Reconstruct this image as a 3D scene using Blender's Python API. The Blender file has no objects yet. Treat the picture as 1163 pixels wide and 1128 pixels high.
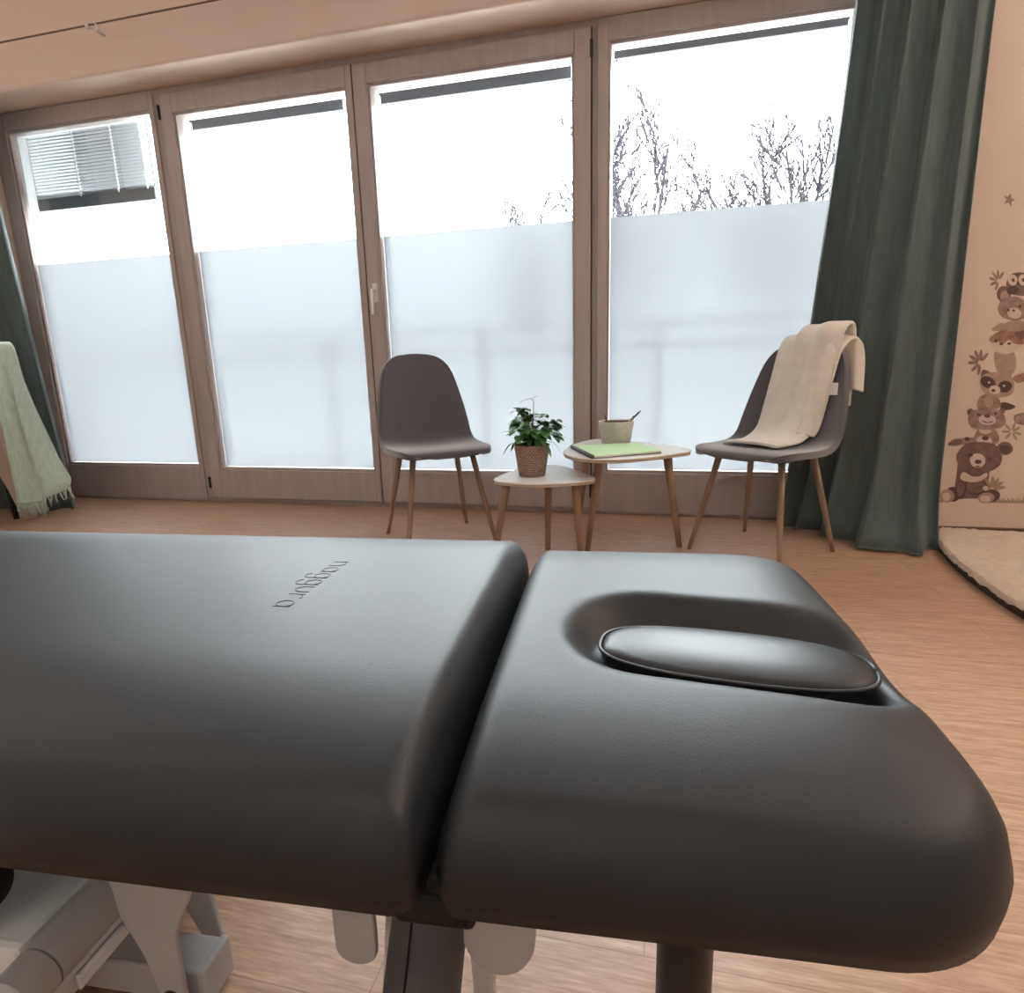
import bpy, bmesh, math, random
from mathutils import Vector, Matrix
R = math.radians
random.seed(7)
SC = bpy.context.scene
COL = SC.collection

# ------------------------------------------------------------------ helpers
def link(name, verts, faces, mats, parent=None, smooth=True, midx=None):
    me = bpy.data.meshes.new(name)
    me.from_pydata([tuple(v) for v in verts], [], faces)
    if not isinstance(mats, (list, tuple)): mats = [mats]
    for m in mats: me.materials.append(m)
    if midx:
        for p, i in zip(me.polygons, midx): p.material_index = i
    bm = bmesh.new(); bm.from_mesh(me)
    bmesh.ops.recalc_face_normals(bm, faces=bm.faces)
    bm.to_mesh(me); bm.free()
    for p in me.polygons: p.use_smooth = smooth
    o = bpy.data.objects.new(name, me); COL.objects.link(o)
    if parent: o.parent = parent
    return o

class MB:
    """collects shapes into one mesh"""
    def __init__(s): s.v = []; s.f = []; s.m = []
    def add(s, v, f, mi=0):
        n = len(s.v); s.v += [Vector(p) for p in v]; s.f += [tuple(i + n for i in q) for q in f]; s.m += [mi] * len(f); return s
    def box(s, a, b, mi=0, M=None, bev=0):
        x0, y0, z0 = a; x1, y1, z1 = b
        bm = bmesh.new(); bmesh.ops.create_cube(bm, size=1)
        for v in bm.verts:
            v.co = Vector(((x0 + x1) / 2 + v.co.x * (x1 - x0), (y0 + y1) / 2 + v.co.y * (y1 - y0), (z0 + z1) / 2 + v.co.z * (z1 - z0)))
        if bev: bmesh.ops.bevel(bm, geom=bm.edges[:], offset=bev, segments=2, affect='EDGES', profile=.5)
        if M: bmesh.ops.transform(bm, matrix=M, verts=bm.verts)
        bm.verts.index_update()
        s.add([v.co.copy() for v in bm.verts], [[v.index for v in f.verts] for f in bm.faces], mi); bm.free(); return s
    def tube(s, pts, rad, n=10, mi=0, cap=True):
        pts = [Vector(p) for p in pts]
        if not isinstance(rad, (list, tuple)): rad = [rad] * len(pts)
        base = len(s.v); up = None
        for i, p in enumerate(pts):
            d = (pts[min(i + 1, len(pts) - 1)] - pts[max(i - 1, 0)])
            if d.length < 1e-9: d = Vector((0, 0, 1))
            d.normalize()
            if up is None:
                up = d.cross(Vector((0, 0, 1)))
                if up.length < 1e-3: up = d.cross(Vector((1, 0, 0)))
            up = (up - d * up.dot(d)).normalized(); w = d.cross(up)
            for k in range(n):
                a = 2 * math.pi * k / n
                s.v.append(p + (up * math.cos(a) + w * math.sin(a)) * rad[i])
        for i in range(len(pts) - 1):
            for k in range(n):
                k2 = (k + 1) % n
                s.f.append((base + i * n + k, base + i * n + k2, base + (i + 1) * n + k2, base + (i + 1) * n + k)); s.m.append(mi)
        if cap:
            s.f.append(tuple(base + k for k in range(n))); s.m.append(mi)
            e = base + (len(pts) - 1) * n
            s.f.append(tuple(e + k for k in range(n - 1, -1, -1))); s.m.append(mi)
        return s
    def lathe(s, prof, c=(0, 0, 0), n=40, mi=0):
        base = len(s.v)
        for r, z in prof:
            for k in range(n):
                a = 2 * math.pi * k / n
                s.v.append(Vector((c[0] + r * math.cos(a), c[1] + r * math.sin(a), c[2] + z)))
        for i in range(len(prof) - 1):
            for k in range(n):
                k2 = (k + 1) % n
                s.f.append((base + i * n + k, base + i * n + k2, base + (i + 1) * n + k2, base + (i + 1) * n + k)); s.m.append(mi)
        return s
    def prism(s, poly, z0, z1, mi=0, M=None, bev=0):
        n = len(poly)
        v = [Vector((p[0], p[1], z0)) for p in poly] + [Vector((p[0], p[1], z1)) for p in poly]
        f = [tuple(range(n - 1, -1, -1)), tuple(range(n, 2 * n))] + [(i, (i + 1) % n, n + (i + 1) % n, n + i) for i in range(n)]
        if M: v = [M @ p for p in v]
        return s.add(v, f, mi)
    def build(s, name, mats, parent=None, smooth=False):
        return link(name, s.v, s.f, mats, parent, smooth, s.m)

def empty(name, loc=(0, 0, 0), rz=0):
    o = bpy.data.objects.new(name, None); COL.objects.link(o)
    o.location = loc; o.rotation_euler = (0, 0, rz); o.empty_display_size = .1
    return o
def tag(o, label, cat, group=None):
    o['label'] = label; o['category'] = cat
    if group: o['group'] = group
    return o
def struct(o, label=None):
    o['kind'] = 'structure'
    if label: o['label'] = label
    return o
def bevel(o, w, seg=2):
    m = o.modifiers.new('bevel', 'BEVEL'); m.width = w; m.segments = seg; m.limit_method = 'ANGLE'; m.angle_limit = R(40)
    return o
def smooth_angle(o, a=40):
    for p in o.data.polygons: p.use_smooth = True
    o.data.set_sharp_from_angle(angle=R(a)); return o
def lerp(a, b, t): return a + (b - a) * t
def interp(tab, t):
    for i in range(len(tab) - 1):
        if t <= tab[i + 1][0]:
            k = (t - tab[i][0]) / (tab[i + 1][0] - tab[i][0])
            return [lerp(a, b, k) for a, b in zip(tab[i][1:], tab[i + 1][1:])]
    return list(tab[-1][1:])
def catmull(pts, n=8, closed=False):
    P = [Vector(p) for p in pts]; out = []; N = len(P)
    for i in range(N if closed else N - 1):
        if closed: a, b, c, d = P[(i - 1) % N], P[i], P[(i + 1) % N], P[(i + 2) % N]
        else: a, b, c, d = P[max(i - 1, 0)], P[i], P[i + 1], P[min(i + 2, N - 1)]
        for k in range(n):
            t = k / n
            out.append(.5 * ((2 * b) + (c - a) * t + (2 * a - 5 * b + 4 * c - d) * t * t + (3 * b - a - 3 * c + d) * t ** 3))
    if not closed: out.append(P[-1])
    return out
def grid_faces(nu, nv, wrap=False):
    f = []
    for i in range(nu - 1):
        for j in range(nv - (0 if wrap else 1)):
            j2 = (j + 1) % nv
            f.append((i * nv + j, i * nv + j2, (i + 1) * nv + j2, (i + 1) * nv + j))
    return f
def sstep(x):
    x = max(0, min(1, x)); return x * x * (3 - 2 * x)

# ------------------------------------------------------------------ materials
def mat(name, col, rough=.6, spec=.5, metal=0, bump=None, noise=None, sheen=0, coord='Object'):
    m = bpy.data.materials.new(name); m.use_nodes = True
    nt = m.node_tree; b = nt.nodes['Principled BSDF']
    b.inputs['Base Color'].default_value = (*col, 1); b.inputs['Roughness'].default_value = rough
    b.inputs['Specular IOR Level'].default_value = spec; b.inputs['Metallic'].default_value = metal
    if sheen: b.inputs['Sheen Weight'].default_value = sheen
    tc = nt.nodes.new('ShaderNodeTexCoord')
    if noise:
        col2, scale, stretch = noise[:3]
        mp = nt.nodes.new('ShaderNodeMapping'); mp.inputs['Scale'].default_value = stretch
        nz = nt.nodes.new('ShaderNodeTexNoise'); nz.inputs['Scale'].default_value = scale; nz.inputs['Detail'].default_value = 6
        rp = nt.nodes.new('ShaderNodeValToRGB'); rp.color_ramp.elements[0].position = .35; rp.color_ramp.elements[1].position = .65
        rp.color_ramp.elements[0].color = (*col, 1); rp.color_ramp.elements[1].color = (*col2, 1)
        nt.links.new(tc.outputs[coord], mp.inputs[0]); nt.links.new(mp.outputs[0], nz.inputs['Vector'])
        nt.links.new(nz.outputs['Fac'], rp.inputs[0]); nt.links.new(rp.outputs[0], b.inputs['Base Color'])
    if bump:
        scale, strength, dist = bump[:3]
        nz = nt.nodes.new('ShaderNodeTexNoise'); nz.inputs['Scale'].default_value = scale; nz.inputs['Detail'].default_value = 4
        bp = nt.nodes.new('ShaderNodeBump'); bp.inputs['Strength'].default_value = strength; bp.inputs['Distance'].default_value = dist
        nt.links.new(tc.outputs[coord], nz.inputs['Vector']); nt.links.new(nz.outputs['Fac'], bp.inputs['Height'])
        nt.links.new(bp.outputs[0], b.inputs['Normal'])
    return m

M = {}
M['wall'] = mat('wall_paint', (.69, .54, .45), .9, .2, bump=(220, .12, .002))
M['white_wall'] = mat('white_wall_paint', (.78, .77, .76), .9, .2)
M['ceiling'] = mat('ceiling_paint', (.82, .81, .80), .9, .2)
M['frame'] = mat('greige_window_wood', (.43, .365, .34), .45, .4, noise=((.39, .33, .305), 6, (5, 5, .5)))
M['frame_h'] = mat('greige_window_wood_across', (.43, .365, .34), .45, .4, noise=((.38, .32, .295), 9, (14 / 14, 1, 14)))
M['gasket'] = mat('dark_gasket', (.03, .025, .022), .7)
M['metal_dark'] = mat('dark_anodised_metal', (.045, .045, .05), .4, .5, .3)
M['slat'] = mat('grey_slat', (.38, .39, .405), .4, .5)
M['white_bead'] = mat('pale_glazing_edge', (.75, .75, .77), .4)
M['steel'] = mat('brushed_steel', (.72, .69, .66), .4, .5, .6)
M['curtain'] = mat('sage_curtain_cloth', (.115, .148, .146), .85, .2, noise=((.15, .187, .184), 60, (1, 1, .12)), sheen=.25, bump=(350, .15, .002))
def lets_light(m, col, k):
    nt = m.node_tree; t = nt.nodes.new('ShaderNodeBsdfTranslucent'); t.inputs[0].default_value = (*col, 1); mx = nt.nodes.new('ShaderNodeMixShader'); mx.inputs[0].default_value = k
    nt.links.new(nt.nodes['Principled BSDF'].outputs[0], mx.inputs[1]); nt.links.new(t.outputs[0], mx.inputs[2]); nt.links.new(mx.outputs[0], nt.nodes['Material Output'].inputs[0])
lets_light(M['curtain'], (.20, .25, .24), .2)
M['chair'] = mat('grey_chair_fabric', (.080, .074, .082), .9, .25, noise=((.105, .098, .107), 260, (1, 1, 1)), sheen=.9, bump=(500, .3, .001))
M['legs'] = mat('wood_look_leg', (.34, .225, .15), .45, .4, noise=((.26, .165, .105), 30, (1, 1, .15)))
M['table_white'] = mat('white_table_lacquer', (.90, .885, .87), .3, .5)
M['table_leg'] = mat('oak_leg', (.37, .235, .155), .5, .4, noise=((.29, .18, .115), 25, (1, 1, .15)))
M['rim'] = mat('table_rim_edge', (.50, .40, .32), .5)
M['leather'] = mat('charcoal_leatherette', (.009, .0105, .0130), .48, .55, bump=(420, .22, .0012))
M['leather_pad'] = mat('charcoal_leatherette_smooth', (.008, .0095, .012), .40, .55, bump=(300, .15, .001))
M['black'] = mat('black_fabric', (.012, .012, .012), .7, .3)
M['black_metal'] = mat('black_powder_coat', (.016, .016, .017), .45, .5)
M['emboss'] = mat('embossed_line', (.022, .022, .023), .6, .3)
M['lift_grey'] = mat('grey_powder_coat', (.48, .455, .44), .5, .4, bump=(600, .1, .001))
M['lift_light'] = mat('light_grey_cover', (.86, .85, .83), .5, .4)
M['motor'] = mat('graphite_motor_housing', (.075, .075, .08), .5, .4, bump=(500, .15, .001))
M['cream'] = mat('cream_fleece', (.72, .65, .57), .95, .1, noise=((.80, .73, .64), 18, (1, 1, 1)), sheen=.5, bump=(260, .5, .003))
M['label'] = mat('white_fabric_label', (.75, .72, .69), .8)
M['sage'] = mat('sage_throw_wool', (.42, .53, .46), .95, .1, noise=((.50, .61, .54), 80, (1, 1, .2)), sheen=.4, bump=(300, .4, .002))
M['beige'] = mat('beige_armchair_cloth', (.50, .40, .34), .9, .2, bump=(400, .3, .001))
M['rug'] = mat('beige_shag', (.66, .51, .40), 1, .1, noise=((.74, .59, .47), 26, (1, 1, 1)), sheen=.4, bump=(120, .9, .012))
M['rug_edge'] = mat('shaded_mat_edge', (.055, .03, .022), .9)  # rug side in near-black brown: its shade is put into the colour
M['baseboard'] = mat('dark_wood_baseboard', (.15, .085, .055), .5, .4)
M['soil'] = mat('dark_soil', (.02, .013, .009), 1, .1, bump=(150, 1, .01))
M['leaf'] = mat('green_leaf', (.055, .165, .05), .38, .5, noise=((.11, .27, .09), 30, (1, 1, 1)))
M['stem'] = mat('plant_stem', (.09, .10, .045), .6)
M['clay'] = mat('speckled_stone_cup', (.64, .60, .54), .8, .3, noise=((.52, .48, .43), 90, (1, 1, 1)), bump=(160, .3, .003))
M['inside'] = mat('dark_cup_interior', (.20, .135, .11), .8)
M['green_sheet'] = mat('pale_green_card', (.66, .93, .58), .6, .3)
M['folder'] = mat('grey_folder_spine', (.13, .13, .135), .5)
M['pages'] = mat('white_pages', (.72, .70, .67), .8)
M['pen_dark'] = mat('dark_pen', (.05, .055, .05), .4)
M['pen_wood'] = mat('wooden_pencil', (.40, .32, .17), .5)
M['pen_brown'] = mat('brown_pencil', (.22, .10, .07), .5)
M['concrete'] = mat('balcony_slab', (.45, .45, .45), .9)
M['rail'] = mat('galvanised_rail', (.20, .21, .23), .5, .5, .4)
M['bark'] = mat('grey_bark', (.028, .025, .029), .9, .1)
M['ground'] = mat('winter_ground', (.42, .43, .42), 1, .1)
M['d_dark'] = mat('print_dark_brown', (.125, .08, .072), .85, .2)
M['d_brown'] = mat('print_brown', (.235, .145, .125), .85, .2, noise=((.18, .108, .094), 45, (1, 1, 1)))
M['d_mid'] = mat('print_warm_grey', (.38, .265, .215), .85, .2, noise=((.26, .165, .13), 40, (1, 1, 1)))
M['d_tan'] = mat('print_tan', (.45, .31, .245), .85, .2, noise=((.38, .26, .2), 40, (1, 1, 1)))
M['d_red'] = mat('print_fox_red', (.40, .225, .18), .85, .2, noise=((.28, .125, .09), 40, (1, 1, 1)))
M['d_pale'] = mat('print_cream', (.62, .49, .41), .85, .2)
M['d_grass'] = mat('print_dry_grass', (.36, .26, .19), .85, .2)

def floor_mat():
    m = bpy.data.materials.new('plank_floor'); m.use_nodes = True
    nt = m.node_tree; N = nt.nodes; L = nt.links; b = N['Principled BSDF']
    tc = N.new('ShaderNodeTexCoord')
    br = N.new('ShaderNodeTexBrick')
    br.inputs['Scale'].default_value = 1; br.inputs['Mortar Size'].default_value = .0012
    br.inputs['Brick Width'].default_value = .95; br.inputs['Row Height'].default_value = .145
    br.inputs['Color1'].default_value = (.97, .97, .97, 1); br.inputs['Color2'].default_value = (1.03, 1.03, 1.03, 1)
    br.inputs['Mortar'].default_value = (.70, .66, .63, 1); br.inputs['Mortar Smooth'].default_value = .2
    br.offset = .37
    L.new(tc.outputs['Object'], br.inputs['Vector'])
    def streak(scale, sx, sy, lo, hi, c0, c1, detail=7):
        mp = N.new('ShaderNodeMapping'); mp.inputs['Scale'].default_value = (sx, sy, 1)
        nz = N.new('ShaderNodeTexNoise'); nz.inputs['Scale'].default_value = scale; nz.inputs['Detail'].default_value = detail; nz.inputs['Roughness'].default_value = .62
        rp = N.new('ShaderNodeValToRGB'); e = rp.color_ramp.elements
        e[0].position = lo; e[1].position = hi; e[0].color = (*c0, 1); e[1].color = (*c1, 1)
        L.new(tc.outputs['Object'], mp.inputs[0]); L.new(mp.outputs[0], nz.inputs['Vector']); L.new(nz.outputs['Fac'], rp.inputs[0])
        return rp
    a = streak(5, 1.1, 13, .3, .7, (.40, .235, .15), (.62, .405, .28))
    c = streak(16, 1.2, 12, .38, .66, (.80, .76, .73), (1.08, 1.08, 1.08), 4)
    x1 = N.new('ShaderNodeMix'); x1.data_type = 'RGBA'; x1.blend_type = 'MULTIPLY'; x1.inputs[0].default_value = 1
    x2 = N.new('ShaderNodeMix'); x2.data_type = 'RGBA'; x2.blend_type = 'MULTIPLY'; x2.inputs[0].default_value = 1
    L.new(a.outputs[0], x1.inputs[6]); L.new(c.outputs[0], x1.inputs[7])
    L.new(x1.outputs[2], x2.inputs[6]); L.new(br.outputs['Color'], x2.inputs[7])
    L.new(x2.outputs[2], b.inputs['Base Color'])
    b.inputs['Roughness'].default_value = .38; b.inputs['Specular IOR Level'].default_value = .5
    bp = N.new('ShaderNodeBump'); bp.inputs['Strength'].default_value = .12; bp.inputs['Distance'].default_value = .002
    L.new(c.outputs[0], bp.inputs['Height']); L.new(bp.outputs[0], b.inputs['Normal'])
    return m
M['floor'] = floor_mat()

def glass_mat():
    m = bpy.data.materials.new('clear_glass'); m.use_nodes = True
    nt = m.node_tree; N = nt.nodes; L = nt.links; N.remove(N['Principled BSDF'])
    out = N['Material Output']; t = N.new('ShaderNodeBsdfTransparent'); g = N.new('ShaderNodeBsdfGlossy'); mx = N.new('ShaderNodeMixShader')
    t.inputs[0].default_value = (.97, .985, .985, 1); g.inputs['Roughness'].default_value = .02
    fr = N.new('ShaderNodeFresnel'); fr.inputs[0].default_value = 1.25
    L.new(fr.outputs[0], mx.inputs[0]); L.new(t.outputs[0], mx.inputs[1]); L.new(g.outputs[0], mx.inputs[2]); L.new(mx.outputs[0], out.inputs[0])
    return m
M['glass'] = glass_mat()
def film_mat():
    m = bpy.data.materials.new('frosted_privacy_film'); m.use_nodes = True
    nt = m.node_tree; N = nt.nodes; L = nt.links; N.remove(N['Principled BSDF'])
    out = N['Material Output']
    r = N.new('ShaderNodeBsdfRefraction'); r.inputs['Color'].default_value = (.262, .263, .268, 1); r.inputs['Roughness'].default_value = .42; r.inputs['IOR'].default_value = 1.2
    t = N.new('ShaderNodeBsdfTranslucent'); t.inputs[0].default_value = (.385, .385, .389, 1)
    mx = N.new('ShaderNodeMixShader'); mx.inputs[0].default_value = .38
    L.new(r.outputs[0], mx.inputs[1]); L.new(t.outputs[0], mx.inputs[2]); L.new(mx.outputs[0], out.inputs[0])
    return m
M['film'] = film_mat()
def emit_mat(name, col, s):
    m = bpy.data.materials.new(name); m.use_nodes = True
    b = m.node_tree.nodes['Principled BSDF']; b.inputs['Base Color'].default_value = (*col, 1)
    b.inputs['Emission Color'].default_value = (*col, 1); b.inputs['Emission Strength'].default_value = s
    return m

def weave_mat():
    m = bpy.data.materials.new('woven_basket'); m.use_nodes = True
    nt = m.node_tree; N = nt.nodes; L = nt.links; b = N['Principled BSDF']
    b.inputs['Roughness'].default_value = .75
    tc = N.new('ShaderNodeTexCoord'); sp = N.new('ShaderNodeSeparateXYZ'); at = N.new('ShaderNodeMath'); at.operation = 'ARCTAN2'
    sc = N.new('ShaderNodeMath'); sc.operation = 'MULTIPLY'; sc.inputs[1].default_value = .070
    cb = N.new('ShaderNodeCombineXYZ'); br = N.new('ShaderNodeTexBrick')
    br.inputs['Scale'].default_value = 1; br.inputs['Brick Width'].default_value = .0137; br.inputs['Row Height'].default_value = .0075
    br.inputs['Mortar Size'].default_value = .0014; br.inputs['Mortar Smooth'].default_value = .6
    br.inputs['Color1'].default_value = (.40, .27, .20, 1); br.inputs['Color2'].default_value = (.52, .38, .30, 1); br.inputs['Mortar'].default_value = (.09, .045, .032, 1)
    L.new(tc.outputs['Object'], sp.inputs[0]); L.new(sp.outputs['Y'], at.inputs[0]); L.new(sp.outputs['X'], at.inputs[1]); L.new(at.outputs[0], sc.inputs[0])
    L.new(sc.outputs[0], cb.inputs['X']); L.new(sp.outputs['Z'], cb.inputs['Y']); L.new(cb.outputs[0], br.inputs['Vector'])
    L.new(br.outputs['Color'], b.inputs['Base Color'])
    bp = N.new('ShaderNodeBump'); bp.inputs['Strength'].default_value = .6; bp.inputs['Distance'].default_value = .003; bp.invert = True
    L.new(br.outputs['Fac'], bp.inputs['Height']); L.new(bp.outputs[0], b.inputs['Normal'])
    return m
M['basket'] = weave_mat()

# ------------------------------------------------------------------ room shell
XL, XR, YB, ZC = -4.7, 3.4, -5.6, 2.95      # left wall, right wall, rear wall, ceiling
WY = -.20                                    # room face of the window wall
OX0, OX1, OZ1 = -3.95, .87, 2.35             # opening
struct(MB().box((XL - .1, YB - .1, -.1), (XR + .1, .12, 0)).build('floor', M['floor']), 'warm brown plank floor')
struct(MB().box((XL - .1, YB - .1, ZC), (XR + .1, .12, ZC + .1)).build('ceiling', M['ceiling']))
wb = MB()
wb.box((XL - .1, WY, 0), (OX0, .12, ZC)).box((OX1, WY, 0), (XR + .1, .12, ZC)).box((OX0, WY, OZ1), (OX1, .12, ZC))
w = wb.build('wall_back', M['wall']); struct(w, 'pale wall around the window front'); bevel(w, .012, 3)
struct(MB().box((XL - .1, YB, 0), (XL, WY, ZC)).build('wall_left', M['white_wall']))
struct(MB().box((XR, YB, 0), (XR + .1, WY, ZC)).build('wall_right', M['white_wall']))
struct(MB().box((XL, YB - .1, 0), (XR, YB, ZC)).build('wall_front', M['white_wall']))
struct(MB().box((OX1, WY - .014, 0), (XR, WY, .05)).build('baseboard_back', M['baseboard']), 'dark wooden baseboard under the printed wall')

# outer window frame: head, sill and two mullions
tf = MB()
tf.box((OX0, .02, 2.305), (OX1, .11, OZ1)).box((OX0, .02, 0), (OX1, .11, .03))
tf.box((-2.79, .022, .03), (-2.725, .11, 2.305)).box((-.345, .022, .03), (-.31, .11, 2.305))
struct(bevel(tf.build('trim_1', M['frame']), .003), 'greige outer frame of the window front')

def rect_frame(x0, x1, z0, z1, gx0, gx1, gz0, gz1, ya, yb):
    """four rails around a pane with a stepped inner bead"""
    m = MB()
    m.box((x0, ya, z0), (gx0 - .014, yb, z1)).box((gx1 + .014, ya, z0), (x1, yb, z1))
    m.box((gx0 - .014, ya, gz1 + .014), (gx1 + .014, yb, z1)).box((gx0 - .014, ya, z0), (gx1 + .014, yb, gz0 - .014))
    i = MB(); s = .017; y2 = ya + .012
    i.box((gx0 - s, y2, gz0 - s), (gx0, yb, gz1 + s)).box((gx1, y2, gz0 - s), (gx1 + s, yb, gz1 + s))
    i.box((gx0, y2, gz1), (gx1, yb, gz1 + s)).box((gx0, y2, gz0 - s), (gx1, yb, gz0))
    return m, i
WIN = [('window_1', -3.945, -2.782, .012, 2.345, -3.84, -2.826, .241, 2.236, .012),
       ('door_1', -2.728, -1.562, .034, 2.31, -2.639, -1.607, .226, 2.201, -.004),
       ('door_2', -1.556, -.345, .034, 2.31, -1.466, -.436, .226, 2.201, -.004),
       ('window_2', -.315, .868, .012, 2.345, -.254, .77, .241, 2.236, .012)]
wl = {'window_1': 'fixed window pane with the half lowered blind', 'door_1': 'narrow glazed balcony door left of the handle',
      'door_2': 'glazed balcony door with the lever handle', 'window_2': 'fixed window pane behind the draped chair'}
for nm, x0, x1, z0, z1, gx0, gx1, gz0, gz1, ya in WIN:
    r = empty(nm, ((x0 + x1) / 2, 0, 0)); struct(r, wl[nm]); ox = (x0 + x1) / 2
    a, b_ = rect_frame(x0 - ox, x1 - ox, z0, z1, gx0 - ox, gx1 - ox, gz0, gz1, ya, ya + .075)
    f = bevel(a.build('window_frame', M['frame'], r), .004)
    bevel(b_.build('glazing_bead', M['frame'], r), .003)
    # pale outside rebate that shows beside the pane
    e = MB(); g0, g1 = gx0 - ox, gx1 - ox
    e.box((g0 - .012, .068, gz0), (g0 + .003, .125, gz1)).box((g1 - .003, .068, gz0), (g1 + .012, .125, gz1))
    e.box((g0, .068, gz0 - .012), (g1, .125, gz0 + .004)).box((g0, .068, gz1 - .002), (g1, .085, gz1 + .012))
    e.build('outer_rebate', M['white_bead'], r)
    MB().box((g0 - .008, .050, gz0 - .008), (g1 + .008, .056, gz1 + .008)).build('window_pane', M['glass'], r)
    MB().box((g0 + .003, .0455, gz0 + .003), (g1 - .003, .0475, 1.497)).build('frosted_film', M['film'], r)
    if nm.startswith('door'):
        MB().box((x0 - ox, .07, .03), (x1 - ox, .085, .036)).build('threshold_gasket', M['gasket'], r)
        gk = MB().box((x0 - ox - .006, .004, .03), (x0 - ox, .03, 2.312)).box((x1 - ox, .004, .03), (x1 - ox + .006, .03, 2.312))
        gk.build('gasket', M['gasket'], r)
        hg = MB(); hx = x0 - ox - .004 if nm == 'door_1' else x1 - ox + .004
        for hz in (.13, 2.22): hg.tube([(hx, -.008, hz - .035), (hx, -.008, hz + .035)], .008, 10)
        smooth_angle(hg.build('hinge', M['gasket'], r))
    if nm == 'door_2':
        h = MB(); cx = -1.511 - ox
        h.tube([(cx, -.004, 1.215), (cx, -.018, 1.215)], .013, 16)
        h.box((cx - .014, -.008, 1.155), (cx + .014, -.003, 1.255), bev=.003)
        h.tube([(cx, -.015, 1.215), (cx, -.048, 1.215), (cx, -.052, 1.205), (cx - .002, -.052, 1.09)], [.008, .008, .008, .007], 12)
        smooth_angle(h.build('door_handle', M['steel'], r))

# outside venetian blinds, one hung before each pane
def blind(name, x0, x1, ztop, zbot, slats, label):
    r = empty(name, ((x0 + x1) / 2, .16, ztop)); hw = (x1 - x0) / 2; z0 = zbot - ztop
    tag(r, label, 'blind', 'outside blinds before the window panes')
    MB().box((-hw, -.022, z0), (hw, .022, z0 + .072), bev=.004).build('bottom_rail', M['metal_dark'], r)
    for k in (-.72, 0, .55): MB().tube([(hw * k, 0, z0 + .05), (hw * k, 0, .12)], .004, 6).build('ladder_cord', M['metal_dark'], r)
    for k in (-1, 1): MB().tube([(k * (hw - .012), 0, z0 - .01), (k * (hw - .012), 0, .12)], .003, 6).build('guide_cord', M['metal_dark'], r)
    MB().box((-hw, -.06, .085), (hw, .06, .20)).build('headrail', M['metal_dark'], r)
    if slats:
        s = MB(); n = 22; H = -z0 - .075
        for i in range(n):
            zc = z0 + .08 + H * i / (n - 1)
            T = Matrix.Translation((0, 0, zc)) @ Matrix.Rotation(R(-22), 4, 'X')
            v = []; 
            for x in (-hw + .02, hw - .02):
                for k in range(5):
                    yy = -.03 + .06 * k / 4; v.append(T @ Vector((x, yy, .005 * (1 - (yy / .03) ** 2))))
            s.add(v, [(k, k + 1, k + 6, k + 5) for k in range(4)])
        so = s.build('slats', M['slat'], r, True); sm = so.modifiers.new('s', 'SOLIDIFY'); sm.thickness = .0012
        for k in (-1, -.93, -.72, 0, .55, .96):
            lk = MB().tube([(hw * k * .97, -.031, z0 + .06), (hw * k * .97, -.031, 0)], .003, 6)
            for i in range(n):
                zc = z0 + .08 + H * i / (n - 1); lk.box((hw * k * .97 - .006, -.036, zc - .004), (hw * k * .97 + .006, -.026, zc + .006))
            lk.build('ladder_tape', M['white_bead'], so)
    return r
blind('window_blind', -4.03, -2.965, 2.30, 1.83, True, 'half lowered slatted blind outside the leftmost window pane')
blind('window_blind', -2.76, -1.69, 2.23, 2.170, False, 'raised blind with dark rail above the narrow balcony door left of the handle')
blind('window_blind', -1.525, -.455, 2.23, 2.170, False, 'raised blind with dark rail above the balcony door with the handle')
blind('window_blind', -.25, .82, 2.29, 2.225, False, 'raised blind with dark rail above the window beside the green curtain')

# ------------------------------------------------------------------ outside
struct(MB().box((-9, .13, -.25), (7, 1.35, -.04)).build('balcony_slab', M['concrete']))
rl = empty('balcony_railing', (-1.2, 1.0, -.04)); tag(rl, 'metal balcony railing blurred behind the frosted film', 'railing')
def railbar(name, z, h):
    MB().box((-7, -.025, z - h / 2), (7, .025, z + h / 2), bev=.004).build(name, M['rail'], rl)
railbar('handrail', 1.085, .035); railbar('middle_rail', .945, .045); railbar('lower_rail', .14, .03)
for i in range(-5, 6):
    MB().box((i * 1.195 - .02, -.02, 0), (i * 1.195 + .02, .02, 1.07)).build('post', M['rail'], rl)
struct(MB().box((-60, 2, -4.2), (60, 90, -4)).build('ground', M['ground']))

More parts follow.
